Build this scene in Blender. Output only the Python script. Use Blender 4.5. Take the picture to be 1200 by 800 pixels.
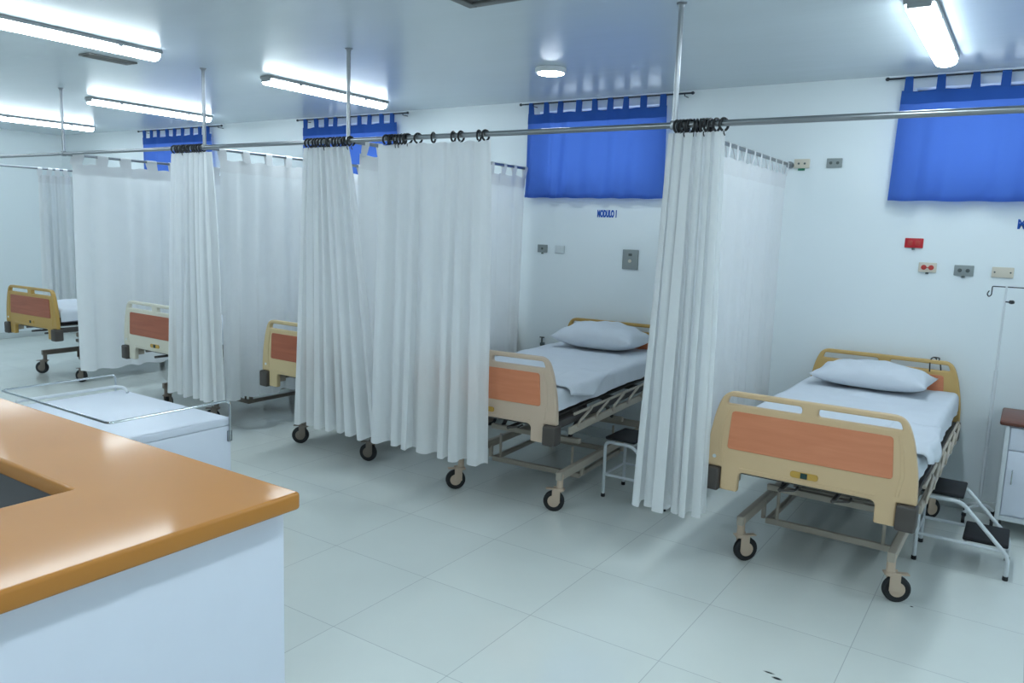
import bpy, bmesh, math, random
from mathutils import Matrix, Vector
from math import sin, cos, pi, radians

# ---------------------------------------------------------------- clear
for o in list(bpy.data.objects): bpy.data.objects.remove(o)
scn = bpy.context.scene
COL = scn.collection

# ---------------------------------------------------------------- camera
YAW, PITCH, ROLL, FPX, CAM_H = 5.85369908e-01, 1.43879806e-01, 3.51076582e-02, 909.34, 1.69
cy_, sy_, cp_, sp_, cr_, sr_ = cos(YAW), sin(YAW), cos(PITCH), sin(PITCH), cos(ROLL), sin(ROLL)
fwd = Vector((-sy_*cp_, cy_*cp_, -sp_)); rt = Vector((cy_, sy_, 0)); up = rt.cross(fwd)
rt2 = cr_*rt + sr_*up; up2 = -sr_*rt + cr_*up
cam_d = bpy.data.cameras.new('camera'); cam = bpy.data.objects.new('camera', cam_d); COL.objects.link(cam)
M = Matrix((rt2, up2, -fwd)).transposed().to_4x4(); M.translation = (0, 0, CAM_H)
cam.matrix_world = M
cam_d.sensor_fit = 'HORIZONTAL'; cam_d.sensor_width = 36.0; cam_d.lens = FPX/1200*36.0
cam_d.clip_start = .02; cam_d.clip_end = 200
scn.camera = cam

# ---------------------------------------------------------------- world, light levels, exposure
LAMP = 13.0            # radiance of the fluorescent diffusers
LAMP_COL = (.805, .935, 1.0)
w = bpy.data.worlds.new('world'); scn.world = w; w.use_nodes = True
bg = w.node_tree.nodes['Background']; bg.inputs[0].default_value = (.72, .84, 1, 1); bg.inputs[1].default_value = 1.6
scn.view_settings.view_transform = 'Standard'; scn.view_settings.look = 'None'
scn.view_settings.gamma = 1; scn.view_settings.use_curve_mapping = False
scn.view_settings.exposure = 1.0

# ---------------------------------------------------------------- room constants
YW, ZC, XL, XR, YF = 5.66, 2.75, -11.35, 3.2, -3.6
ZR, YR = 2.20, 3.55

# ---------------------------------------------------------------- materials
def lin(c):
    return tuple(((v/255)/12.92 if v/255 <= .04045 else ((v/255+.055)/1.055)**2.4) for v in c)
def base(name):
    m = bpy.data.materials.new(name); m.use_nodes = True
    return m, m.node_tree, m.node_tree.nodes['Principled BSDF']
def mat(name, c, rough=.5, metal=0, noise=.06, scale=12, bump=0, bscale=60, coat=0, spec=.5, stretch=(1, 1, 1), dist=.002):
    m, nt, b = base(name); L = nt.links.new
    c = lin(c)
    tc = nt.nodes.new('ShaderNodeTexCoord'); mp = nt.nodes.new('ShaderNodeMapping'); mp.inputs['Scale'].default_value = stretch
    L(tc.outputs['Object'], mp.inputs[0])
    n = nt.nodes.new('ShaderNodeTexNoise'); n.inputs['Scale'].default_value = scale; n.inputs['Detail'].default_value = 4
    L(mp.outputs[0], n.inputs[0])
    r = nt.nodes.new('ShaderNodeMapRange'); r.inputs[3].default_value = 1-noise; r.inputs[4].default_value = 1+noise
    L(n.outputs[0], r.inputs[0])
    mx = nt.nodes.new('ShaderNodeMix'); mx.data_type = 'RGBA'; mx.blend_type = 'MULTIPLY'; mx.inputs[0].default_value = 1
    mx.inputs[6].default_value = (*c, 1); L(r.outputs[0], mx.inputs[7]); L(mx.outputs[2], b.inputs['Base Color'])
    b.inputs['Roughness'].default_value = rough; b.inputs['Metallic'].default_value = metal
    b.inputs['Specular IOR Level'].default_value = spec
    if coat: b.inputs['Coat Weight'].default_value = coat; b.inputs['Coat Roughness'].default_value = .08
    if bump:
        n2 = nt.nodes.new('ShaderNodeTexNoise'); n2.inputs['Scale'].default_value = bscale; n2.inputs['Detail'].default_value = 3
        L(mp.outputs[0], n2.inputs[0])
        bp = nt.nodes.new('ShaderNodeBump'); bp.inputs['Strength'].default_value = bump; bp.inputs['Distance'].default_value = dist
        L(n2.outputs[0], bp.inputs['Height']); L(bp.outputs[0], b.inputs['Normal'])
    return m
def cloth(name, c, trans=.35, bump=.25, weave=500, tcol=None):
    m, nt, b = base(name); L = nt.links.new; c = lin(c)
    out = nt.nodes['Material Output']
    tc = nt.nodes.new('ShaderNodeTexCoord')
    n = nt.nodes.new('ShaderNodeTexNoise'); n.inputs['Scale'].default_value = weave; L(tc.outputs['Object'], n.inputs[0])
    n3 = nt.nodes.new('ShaderNodeTexNoise'); n3.inputs['Scale'].default_value = 9; n3.inputs['Detail'].default_value = 5; L(tc.outputs['Object'], n3.inputs[0])
    ad = nt.nodes.new('ShaderNodeMath'); ad.operation = 'MULTIPLY_ADD'; ad.inputs[1].default_value = 3.0
    L(n3.outputs[0], ad.inputs[0]); L(n.outputs[0], ad.inputs[2])
    bp = nt.nodes.new('ShaderNodeBump'); bp.inputs['Strength'].default_value = bump; bp.inputs['Distance'].default_value = .004
    L(ad.outputs[0], bp.inputs['Height']); L(bp.outputs[0], b.inputs['Normal'])
    r = nt.nodes.new('ShaderNodeMapRange'); r.inputs[3].default_value = .95; r.inputs[4].default_value = 1.04; L(n3.outputs[0], r.inputs[0])
    mx = nt.nodes.new('ShaderNodeMix'); mx.data_type = 'RGBA'; mx.blend_type = 'MULTIPLY'; mx.inputs[0].default_value = 1
    mx.inputs[6].default_value = (*c, 1); L(r.outputs[0], mx.inputs[7]); L(mx.outputs[2], b.inputs['Base Color'])
    b.inputs['Roughness'].default_value = .85; b.inputs['Specular IOR Level'].default_value = .2
    tr = nt.nodes.new('ShaderNodeBsdfTranslucent'); tr.inputs[0].default_value = (*(lin(tcol) if tcol else c), 1)
    ms = nt.nodes.new('ShaderNodeMixShader'); ms.inputs[0].default_value = trans
    L(b.outputs[0], ms.inputs[1]); L(tr.outputs[0], ms.inputs[2]); L(ms.outputs[0], out.inputs[0])
    return m
def emit(name, c, s):
    m, nt, b = base(name)
    b.inputs['Base Color'].default_value = (.8, .85, .9, 1)
    b.inputs['Emission Color'].default_value = (*c, 1); b.inputs['Emission Strength'].default_value = s
    return m
def floor_mat():
    m, nt, b = base('polished_tile'); L = nt.links.new; N = nt.nodes.new
    tc = N('ShaderNodeTexCoord'); sp = N('ShaderNodeSeparateXYZ'); L(tc.outputs['Object'], sp.inputs[0])
    def line(out, off, pitch, wd):
        a = N('ShaderNodeMath'); a.operation = 'SUBTRACT'; a.inputs[1].default_value = off; L(out, a.inputs[0])
        d = N('ShaderNodeMath'); d.operation = 'DIVIDE'; d.inputs[1].default_value = pitch; L(a.outputs[0], d.inputs[0])
        f = N('ShaderNodeMath'); f.operation = 'PINGPONG'; f.inputs[1].default_value = .5; L(d.outputs[0], f.inputs[0])
        l = N('ShaderNodeMath'); l.operation = 'LESS_THAN'; l.inputs[1].default_value = wd/pitch/2; L(f.outputs[0], l.inputs[0])
        fl = N('ShaderNodeMath'); fl.operation = 'FLOOR'; L(d.outputs[0], fl.inputs[0])
        return l.outputs[0], fl.outputs[0]
    lx, ix = line(sp.outputs[0], -.463, .61, .0032); ly, iy = line(sp.outputs[1], 2.763, .594, .0032)
    mxx = N('ShaderNodeMath'); mxx.operation = 'MAXIMUM'; L(lx, mxx.inputs[0]); L(ly, mxx.inputs[1])
    cmb = N('ShaderNodeCombineXYZ'); L(ix, cmb.inputs[0]); L(iy, cmb.inputs[1])
    wn = N('ShaderNodeTexWhiteNoise'); L(cmb.outputs[0], wn.inputs[0])
    r = N('ShaderNodeMapRange'); r.inputs[3].default_value = .975; r.inputs[4].default_value = 1.02; L(wn.outputs[0], r.inputs[0])
    n = N('ShaderNodeTexNoise'); n.inputs['Scale'].default_value = 2.5; n.inputs['Detail'].default_value = 6; L(tc.outputs['Object'], n.inputs[0])
    r2 = N('ShaderNodeMapRange'); r2.inputs[3].default_value = .95; r2.inputs[4].default_value = 1.05; L(n.outputs[0], r2.inputs[0])
    mu = N('ShaderNodeMath'); mu.operation = 'MULTIPLY'; L(r.outputs[0], mu.inputs[0]); L(r2.outputs[0], mu.inputs[1])
    c1 = N('ShaderNodeMix'); c1.data_type = 'RGBA'; c1.blend_type = 'MULTIPLY'; c1.inputs[0].default_value = 1
    c1.inputs[6].default_value = (*lin((222, 228, 224)), 1); L(mu.outputs[0], c1.inputs[7])
    c2 = N('ShaderNodeMix'); c2.data_type = 'RGBA'; L(mxx.outputs[0], c2.inputs[0]); L(c1.outputs[2], c2.inputs[6])
    c2.inputs[7].default_value = (*lin((186, 192, 192)), 1)
    # two dark scuff marks near the front of the room
    last = c2.outputs[2]
    for (x, y, sx, sy2) in ((-.688, 2.95, .022, .006), (-.652, 2.927, .020, .009), (-.30, 3.93, .008, .006)):
        v = N('ShaderNodeVectorMath'); v.operation = 'SUBTRACT'; v.inputs[1].default_value = (x, y, 0); L(tc.outputs['Object'], v.inputs[0])
        q = N('ShaderNodeVectorMath'); q.operation = 'DIVIDE'; q.inputs[1].default_value = (sx, sy2, 10); L(v.outputs[0], q.inputs[0])
        ln = N('ShaderNodeVectorMath'); ln.operation = 'LENGTH'; L(q.outputs[0], ln.inputs[0])
        lt = N('ShaderNodeMapRange'); lt.inputs[1].default_value = 1.2; lt.inputs[2].default_value = .6; L(ln.outputs[1], lt.inputs[0])
        c3 = N('ShaderNodeMix'); c3.data_type = 'RGBA'; L(lt.outputs[0], c3.inputs[0]); L(last, c3.inputs[6]); c3.inputs[7].default_value = (.03, .035, .035, 1)
        last = c3.outputs[2]
    L(last, b.inputs['Base Color'])
    rr = N('ShaderNodeMapRange'); rr.inputs[3].default_value = .10; rr.inputs[4].default_value = .20; L(n.outputs[0], rr.inputs[0]); L(rr.outputs[0], b.inputs['Roughness'])
    b.inputs['Specular IOR Level'].default_value = .5
    bp = N('ShaderNodeBump'); bp.invert = True; bp.inputs['Strength'].default_value = .3; bp.inputs['Distance'].default_value = .001
    L(mxx.outputs[0], bp.inputs['Height']); L(bp.outputs[0], b.inputs['Normal'])
    return m
def wood_mat(name, c1, c2, rough=.35, scale=3, stretch=(1, 1, 12)):
    m, nt, b = base(name); L = nt.links.new; N = nt.nodes.new
    tc = N('ShaderNodeTexCoord'); mp = N('ShaderNodeMapping'); mp.inputs['Scale'].default_value = stretch; L(tc.outputs['Object'], mp.inputs[0])
    n = N('ShaderNodeTexNoise'); n.inputs['Scale'].default_value = scale; n.inputs['Detail'].default_value = 8; n.inputs['Distortion'].default_value = .6; L(mp.outputs[0], n.inputs[0])
    cr = N('ShaderNodeValToRGB'); cr.color_ramp.elements[0].color = (*lin(c1), 1); cr.color_ramp.elements[1].color = (*lin(c2), 1)
    cr.color_ramp.elements[0].position = .3; cr.color_ramp.elements[1].position = .7
    L(n.outputs[0], cr.inputs[0]); L(cr.outputs[0], b.inputs['Base Color']); b.inputs['Roughness'].default_value = rough
    return m

M_ = {}
M_['wall'] = mat('wall_paint', (230, 238, 241), .42, noise=.02, scale=1.5, bump=.12, bscale=14)
M_['ceil'] = mat('gloss_ceiling_paint', (202, 213, 219), .25, noise=.04, scale=1.2, bump=.22, bscale=2.6, spec=.34, dist=.012, stretch=(.6, 2.2, 1))
M_['tile'] = floor_mat()
M_['skirt'] = mat('white_skirting', (205, 212, 212), .2)
M_['steel'] = mat('brushed_steel', (150, 154, 158), .3, 1)
M_['chrome'] = mat('chrome_tube', (200, 205, 208), .16, 1)
M_['darkrod'] = mat('dark_rod', (58, 62, 70), .4, .6)
M_['black'] = mat('black_plastic', (20, 21, 24), .45)
M_['rubber'] = mat('black_rubber', (24, 25, 28), .6)
M_['matblack'] = mat('ribbed_rubber_mat', (22, 23, 27), .75, bump=.5, bscale=90)
M_['whitemetal'] = mat('white_enamel', (214, 220, 224), .3, noise=.03)
M_['curtain'] = cloth('white_cotton', (240, 242, 243), .42)
M_['curtain_h'] = cloth('white_cotton_hem', (234, 235, 236), .25)
M_['blue'] = cloth('blue_cotton', (78, 116, 200), .45, tcol=(88, 128, 210))
M_['blue_h'] = cloth('blue_cotton_hem', (50, 92, 168), .18, tcol=(56, 92, 180))
M_['sheet'] = cloth('white_bed_linen', (222, 228, 236), .05, bump=.5)
M_['lilac'] = mat('mattress_cover', (120, 118, 135), .6)
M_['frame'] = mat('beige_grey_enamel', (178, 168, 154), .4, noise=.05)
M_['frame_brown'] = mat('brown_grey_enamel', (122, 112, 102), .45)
M_['framedark'] = mat('dark_taupe_enamel', (74, 70, 68), .5)
M_['bumper'] = mat('dark_taupe_plastic', (72, 66, 62), .5)
M_['inlay'] = wood_mat('cherry_laminate', (206, 126, 88), (216, 138, 100), .38, 3, (1.2, 1, 9))
M_['inlay_d'] = wood_mat('dark_cherry_laminate', (156, 84, 58), (170, 96, 68), .38, 3, (1.2, 1, 14))
M_['counter'] = wood_mat('amber_laminate', (182, 118, 42), (192, 128, 52), .48, 1.6, (1, 1, 1))
_b = M_['counter'].node_tree.nodes['Principled BSDF']; _b.inputs['Coat Weight'].default_value = .26; _b.inputs['Specular IOR Level'].default_value = .35; _b.inputs['Coat Roughness'].default_value = .09
M_['panelwhite'] = mat('white_laminate', (222, 228, 240), .35, noise=.02)
M_['grey'] = mat('grey_shade_laminate', (98, 97, 98), .5)  # grey shelf; on the set-back counter panel the colour stands in for shade
M_['brown'] = wood_mat('brown_top_laminate', (100, 56, 44), (124, 72, 58), .4, 4, (1, 8, 1))
M_['housing'] = mat('lamp_housing_grey', (150, 156, 158), .4)
M_['lamp'] = emit('fluorescent_diffuser', LAMP_COL, LAMP)
M_['downlamp'] = emit('downlight_diffuser', (.84, .97, 1), 42)
M_['ventgrey'] = mat('vent_grey', (96, 98, 96), .5)
M_['glass'] = base('frosted_glass')[0]
_b = M_['glass'].node_tree.nodes['Principled BSDF']; _b.inputs['Transmission Weight'].default_value = 1; _b.inputs['Roughness'].default_value = .5; _b.inputs['Base Color'].default_value = (.9, .95, 1, 1)
M_['alu'] = mat('window_aluminium', (150, 155, 158), .4, .7)
M_['plate_grey'] = mat('grey_plate', (142, 150, 150), .4, .1)
M_['plate_beige'] = mat('beige_plate', (212, 204, 188), .4)
M_['plate_white'] = mat('white_plate', (206, 214, 216), .4)
M_['plate_red'] = mat('red_plate', (190, 34, 44), .4)
M_['red'] = mat('red_socket', (186, 60, 52), .4)
M_['green'] = mat('green_tag', (30, 120, 92), .5)
M_['signblue'] = mat('blue_letters', (20, 84, 176), .5)
M_['slot'] = mat('dark_slot', (84, 92, 92), .6)
M_['badge'] = mat('amber_badge', (190, 150, 66), .35)
M_['badgecore'] = mat('dark_green_badge', (24, 56, 52), .4)
PL = {}
for k, c in dict(sand=(210, 180, 140), pink=(200, 178, 156), tan=(200, 178, 136), cream=(212, 208, 192), ochre=(184, 148, 78), ochre2=(204, 168, 104)).items():
    PL[k] = mat(k+'_plastic', c, .38, noise=.03, scale=3)

# ---------------------------------------------------------------- mesh builder
class MB:
    def __init__(s): s.v = []; s.f = []; s.m = []; s.cur = 0; s.starts = []
    def add(s, vs, fs, mx=None):
        o = len(s.v); s.starts.append((o, len(s.f)))
        for p in vs:
            p = Vector(p)
            if mx is not None: p = mx @ p
            s.v.append(tuple(p))
        for f in fs: s.f.append(tuple(i+o for i in f)); s.m.append(s.cur)
        return s
    def bm(s, bm, mx=None):
        bm.verts.ensure_lookup_table(); bm.verts.index_update()
        s.add([v.co.copy() for v in bm.verts], [[v.index for v in f.verts] for f in bm.faces], mx); bm.free(); return s
    def mesh(s, me, mx=None):
        s.add([v.co.copy() for v in me.vertices], [list(p.vertices) for p in me.polygons], mx); return s
    def box(s, c, d, bev=0, seg=2, rz=0, mx=None):
        b = bmesh.new(); bmesh.ops.create_cube(b, size=1)
        for v in b.verts: v.co = Vector((v.co.x*d[0], v.co.y*d[1], v.co.z*d[2]))
        if bev: bmesh.ops.bevel(b, geom=b.edges[:], offset=min(bev, min(d)*.49), segments=seg, affect='EDGES', profile=.5)
        m = Matrix.Translation(c) @ Matrix.Rotation(rz, 4, 'Z')
        if mx is not None: m = mx @ m
        return s.bm(b, m)
    def tube(s, pts, r=.01, n=10, corner=0, cseg=5, closed=False):
        P = [Vector(p) for p in pts]
        if corner:
            Q = []; K = len(P)
            for i, p in enumerate(P):
                if (i == 0 or i == K-1) and not closed: Q.append(p); continue
                a, b = P[i-1], P[(i+1) % K]
                da, db = (a-p), (b-p); c = min(corner, da.length*.49, db.length*.49)
                p1 = p+da.normalized()*c; p2 = p+db.normalized()*c
                for k in range(cseg+1):
                    t = k/cseg; Q.append((1-t)**2*p1+2*t*(1-t)*p+t*t*p2)
            P = Q
        K = len(P); vs = []; fs = []
        T = []
        for i in range(K):
            if closed: t = (P[(i+1) % K]-P[i-1])
            elif i == 0: t = P[1]-P[0]
            elif i == K-1: t = P[-1]-P[-2]
            else: t = (P[i+1]-P[i]).normalized()+(P[i]-P[i-1]).normalized()
            T.append(t.normalized())
        ref = Vector((0, 0, 1)) if abs(T[0].z) < .9 else Vector((1, 0, 0))
        nrm = (ref-T[0]*ref.dot(T[0])).normalized()
        for i in range(K):
            if i: nrm = (nrm-T[i]*nrm.dot(T[i])).normalized()
            bn = T[i].cross(nrm)
            for k in range(n): a = 2*pi*k/n; vs.append(P[i]+nrm*(r*cos(a))+bn*(r*sin(a)))
        for i in range(K if closed else K-1):
            for k in range(n):
                j = (i+1) % K; fs.append((i*n+k, i*n+(k+1) % n, j*n+(k+1) % n, j*n+k))
        if not closed: fs.append(tuple(range(n))[::-1]); fs.append(tuple((K-1)*n+k for k in range(n)))
        return s.add(vs, fs)
    def lathe(s, prof, c=(0, 0, 0), n=24, axis='Z'):
        vs = []; fs = []
        for (r, z) in prof:
            for k in range(n):
                a = 2*pi*k/n; vs.append((r*cos(a), r*sin(a), z))
        for i in range(len(prof)-1):
            for k in range(n): fs.append((i*n+k, i*n+(k+1) % n, (i+1)*n+(k+1) % n, (i+1)*n+k))
        fs.append(tuple(range(n))[::-1]); fs.append(tuple((len(prof)-1)*n+k for k in range(n)))
        m = Matrix.Translation(c)
        if axis == 'X': m = m @ Matrix.Rotation(pi/2, 4, 'Y')
        if axis == 'Y': m = m @ Matrix.Rotation(pi/2, 4, 'X')
        return s.add(vs, fs, m)
    def grid(s, fn, nu, nv):
        vs = [fn(i/nu, j/nv) for j in range(nv+1) for i in range(nu+1)]
        fs = [(j*(nu+1)+i, j*(nu+1)+i+1, (j+1)*(nu+1)+i+1, (j+1)*(nu+1)+i) for j in range(nv) for i in range(nu)]
        return s.add(vs, fs)
    def mi(s, i): s.cur = i; return s
    def make(s, name, mats, angle=35):
        me = bpy.data.meshes.new(name); me.from_pydata(s.v, [], s.f); me.update()
        for m in (mats if isinstance(mats, (list, tuple)) else [mats]): me.materials.append(m)
        for p, k in zip(me.polygons, s.m): p.material_index = k; p.use_smooth = True
        b = bmesh.new(); b.from_mesh(me); bmesh.ops.recalc_face_normals(b, faces=b.faces); b.to_mesh(me); b.free()
        me.set_sharp_from_angle(angle=radians(angle))
        return me
    def build_each(s, name, mats, parent=None, angle=35):
        """one object per piece that was added"""
        st = s.starts+[(len(s.v), len(s.f))]; out = []
        for (v0, f0), (v1, f1) in zip(st, st[1:]):
            m = MB(); m.v = s.v[v0:v1]; m.f = [tuple(i-v0 for i in f) for f in s.f[f0:f1]]; m.m = s.m[f0:f1]
            out.append(m.build(name, mats, parent, angle))
        return out
    def build(s, name, mats, parent=None, angle=35, loc=None):
        o = bpy.data.objects.new(name, s.make(name, mats, angle)); COL.objects.link(o)
        if parent is not None: o.parent = parent
        if loc is not None: o.location = loc
        return o
def plate(outline, holes, depth, bev=.004):
    """rounded flat plate in the XZ plane, centred on y = 0, from outlines with rounded corners"""
    cu = bpy.data.curves.new('c', 'CURVE'); cu.dimensions = '2D'; cu.fill_mode = 'BOTH'
    for pts in [outline]+holes:
        sp = cu.splines.new('POLY'); sp.points.add(len(pts)-1); sp.use_cyclic_u = True
        for i, (x, z) in enumerate(pts): sp.points[i].co = (x, z, 0, 1)
    cu.extrude = depth/2-bev; cu.bevel_depth = bev; cu.bevel_resolution = 2; cu.offset = -bev
    o = bpy.data.objects.new('c', cu); me = bpy.data.meshes.new_from_object(o)
    bpy.data.objects.remove(o); bpy.data.curves.remove(cu)
    me.transform(Matrix.Rotation(pi/2, 4, 'X')); return me
def rounded(pts, rad, seg=6):
    """2D polygon with each corner rounded; rad a number or one per corner"""
    out = []; K = len(pts)
    for i, p in enumerate(pts):
        r = rad[i] if isinstance(rad, (list, tuple)) else rad
        p = Vector(p); a = Vector(pts[i-1])-p; b = Vector(pts[(i+1) % K])-p
        if r <= 0: out.append(tuple(p)); continue
        c = min(r, a.length*.49, b.length*.49); p1 = p+a.normalized()*c; p2 = p+b.normalized()*c
        for k in range(seg+1):
            t = k/seg; q = (1-t)**2*p1+2*t*(1-t)*p+t*t*p2; out.append((q.x, q.y))
    return out
def empty(name, loc=(0, 0, 0), rz=0, label=None, cat=None, group=None):
    o = bpy.data.objects.new(name, None); COL.objects.link(o); o.location = loc; o.rotation_euler = (0, 0, rz); o.empty_display_size = .1
    return tag(o, label, cat, group)
def tag(o, label=None, cat=None, group=None, kind=None):
    if label: o['label'] = label
    if cat: o['category'] = cat
    if group: o['group'] = group
    if kind: o['kind'] = kind
    return o
def copy_tree(o, parent=None):
    c = o.copy(); COL.objects.link(c)
    if parent is not None: c.parent = parent
    for ch in list(o.children): copy_tree(ch, c)
    return c
def struct(o): o['kind'] = 'structure'; return o

# ================================================================ THE ROOM
struct(MB().box(((XL+XR)/2, (YF+YW)/2, -.05), (XR-XL+.4, YW-YF+.4, .1)).build('floor', M_['tile']))
struct(MB().box(((XL+XR)/2, (YF+YW)/2, ZC+.05), (XR-XL+.4, YW-YF+.4, .1)).build('ceiling', M_['ceil']))
struct(MB().box((XL-.1, (YF+YW)/2, ZC/2), (.2, YW-YF+.4, ZC)).build('wall_left', M_['wall']))
struct(MB().box((XR+.1, (YF+YW)/2, ZC/2), (.2, YW-YF+.4, ZC)).build('wall_right', M_['wall']))
struct(MB().box(((XL+XR)/2, YF-.1, ZC/2), (XR-XL, .2, ZC)).build('wall_front', M_['wall']))
# back wall with four high windows (x0, x1)
WZ0, WZ1 = 2.03, 2.665
WINS = [(-9.17, -7.98), (-6.30, -5.16), (-3.55, -2.46), (-.74, .62)]
wb = MB(); xs = [XL] + [v for w_ in WINS for v in w_] + [XR]
wb.box(((XL+XR)/2, YW+.1, WZ0/2), (XR-XL, .2, WZ0)); wb.box(((XL+XR)/2, YW+.1, (WZ1+ZC)/2), (XR-XL, .2, ZC-WZ1))
for i in range(0, len(xs), 2): wb.box(((xs[i]+xs[i+1])/2, YW+.1, (WZ0+WZ1)/2), (xs[i+1]-xs[i], .2, WZ1-WZ0))
struct(wb.build('wall_back', M_['wall']))
for i, (a, b) in enumerate(WINS):
    f = MB(); t = .03; y = YW+.13
    f.box(((a+b)/2, y, WZ0+t/2), (b-a, .05, t), .004); f.box(((a+b)/2, y, WZ1-t/2), (b-a, .05, t), .004)
    for x in (a+t/2, b-t/2, (a+b)/2): f.box((x, y, (WZ0+WZ1)/2), (t, .05, WZ1-WZ0-2*t), .004)
    o = struct(f.build('window_%d' % (i+1), M_['alu']))
    MB().box(((a+b)/2, y, (WZ0+WZ1)/2), (b-a-.02, .006, WZ1-WZ0-.02)).build('pane', M_['glass'], o)
struct(MB().box(((XL+XR)/2, YW-.006, .04), (XR-XL-.02, .012, .08), .003).build('baseboard_back', M_['skirt']))
struct(MB().box((XL+.006, (YF+YW)/2, .04), (.012, YW-YF-.03, .08), .003).build('baseboard_left', M_['skirt']))

# ================================================================ CEILING LIGHTS
def make_light():
    r = empty('ceiling_light')
    h = MB().box((0, 0, -.012), (.13, 1.26, .024), .004)
    for s in (-1, 1):
        h.box((0, s*.624, -.027), (.10, .010, .034), .004)
    h.build('housing', M_['housing'], r)
    d = MB(); K = 10
    prof = [(.058*cos(pi*k/K)*(1 if abs(cos(pi*k/K)) < .99 else 1), -.024-.042*sin(pi*k/K)**.6) for k in range(K+1)]
    vs = []; fs = []
    for j, y in enumerate((-.616, .616)):
        for (x, z) in prof: vs.append((x, y, z))
    n = K+1
    for k in range(K): fs.append((k, k+1, n+k+1, n+k))
    fs.append((0, n, 2*n-1, n-1)); fs.append(tuple(range(n))); fs.append(tuple(range(n, 2*n)))
    d.add(vs, fs).build('diffuser', M_['lamp'], r)
    c = MB()
    for s in (-1, 1):
        for y in (-.35, .35): c.box((s*.0625, y, -.026), (.006, .03, .016), .002)
    c.build_each('clip', M_['steel'], r)
    return r
L0 = make_light()
LG = 'fluorescent ceiling lights'
LIGHTS = [(-.535, 4.55, 'short bright fluorescent ceiling light over the nearest bed at upper right'),
          (-4.87, 4.55, 'fluorescent ceiling light crossed by a hanging post, above the curtain cluster at centre left'),
          (-4.87, 2.43, 'largest fluorescent ceiling light, running out of the top left corner'),
          (-7.34, 4.55, 'fluorescent ceiling light in front of the far small blue curtain'),
          (-9.72, 4.60, 'farthest fluorescent ceiling light, cut by the left edge of the photo')]
HID = [(-.535, 2.3), (-7.34, 2.43), (-4.87, .2), (-.535, .2), (-7.34, -.2), (1.9, 4.55), (1.9, 1.6), (-2.6, 1.3), (-2.6, -1.6), (-4.87, -2), (-.535, -2), (1.9, -1.2), (-9.72, 2.43)]  # unseen fixtures, added to brighten the room beyond what the visible ones give
for i, (x, y, lb) in enumerate(LIGHTS):
    o = L0 if i == 0 else copy_tree(L0); o.location = (x, y, ZC); tag(o, lb, 'light', LG)
for (x, y) in HID:
    side = 'right of' if x > 1 else 'left of' if x < -7 else 'above'
    row = 'behind' if y < -1 else 'just behind' if y < 1 else 'ahead of'
    o = copy_tree(L0); o.location = (x, y, ZC); tag(o, 'added fluorescent ceiling light outside the view, %s and %s the camera' % (side, row), 'light', 'added fluorescent ceiling lights outside the view')
dl = empty('downlight', (-2.79, 4.56, ZC), 0, 'small round surface-mounted ceiling downlight above the middle bay', 'light')
MB().lathe([(.10, 0), (.104, -.004), (.104, -.028), (.098, -.034), (.088, -.034), (.088, -.001)], n=40).build('rim', M_['whitemetal'], dl)
MB().lathe([(.087, -.030), (.087, -.036), (.070, -.041), (.03, -.043)], n=40).build('diffuser', M_['downlamp'], dl)
v = empty('ceiling_vent', (-2.06, 2.80, ZC), 0, 'grey square ceiling vent cut off by the top edge of the photo', 'vent')
f = MB()
for s in (-1, 1): f.box((s*.29, 0, -.012), (.05, .63, .024), .004); f.box((0, s*.29, -.012), (.53, .05, .024), .004)
f.build('frame', M_['ventgrey'], v)
f = MB()
for k in range(9): f.box((0, -.24+.06*k, -.010), (.53, .045, .006), .001)
f.build_each('louvre', M_['ventgrey'], v)

v = empty('ceiling_vent', (-5.41, 3.04, ZC), 0, 'thin dark ceiling vent strip just beyond the largest ceiling light', 'vent')
f = MB().box((0, 0, -.006), (.13, .34, .012), .003); f.build('frame', M_['ventgrey'], v)
f = MB()
for k in range(3): f.box((-.036+.036*k, 0, -.014), (.024, .31, .004), .001)
f.build_each('louvre', M_['ventgrey'], v)

# ================================================================ CURTAIN TRACK
tr = empty('curtain_track', (-5, YR, ZC), 0, 'steel curtain track hung from ceiling posts, crossing the whole ward', 'curtain track')
def T(x, y, z): return (x+5, y-YR, z-ZC)
POSTS = [-1.478, -3.63, -5.09, -7.08, -9.72]
MB().tube([T(XL+.02, YR, ZR), T(XR-.02, YR, ZR)], .0145, 12).build('main_rod', M_['steel'], tr)
for x in POSTS:
    MB().tube([T(x, YR+.012, ZR-.004), T(x, YW-.02, ZR-.004)], .0115, 10).tube([T(x, YW-.024, ZR-.004), T(x, YW-.002, ZR-.004)], .024, 14).build('cross_rod', M_['steel'], tr)
    p = MB().tube([T(x, YR, ZR-.015), T(x, YR, ZC-.001)], .0125, 12)
    p.lathe([(.024, 0), (.024, -.005), (.016, -.010), (.0125, -.02)], T(x, YR, ZC), 20)
    p.build('ceiling_post', M_['steel'], tr)
    MB().box(T(x, YR, ZR), (.034, .034, .042), .006).build('joint', M_['steel'], tr)

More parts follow.
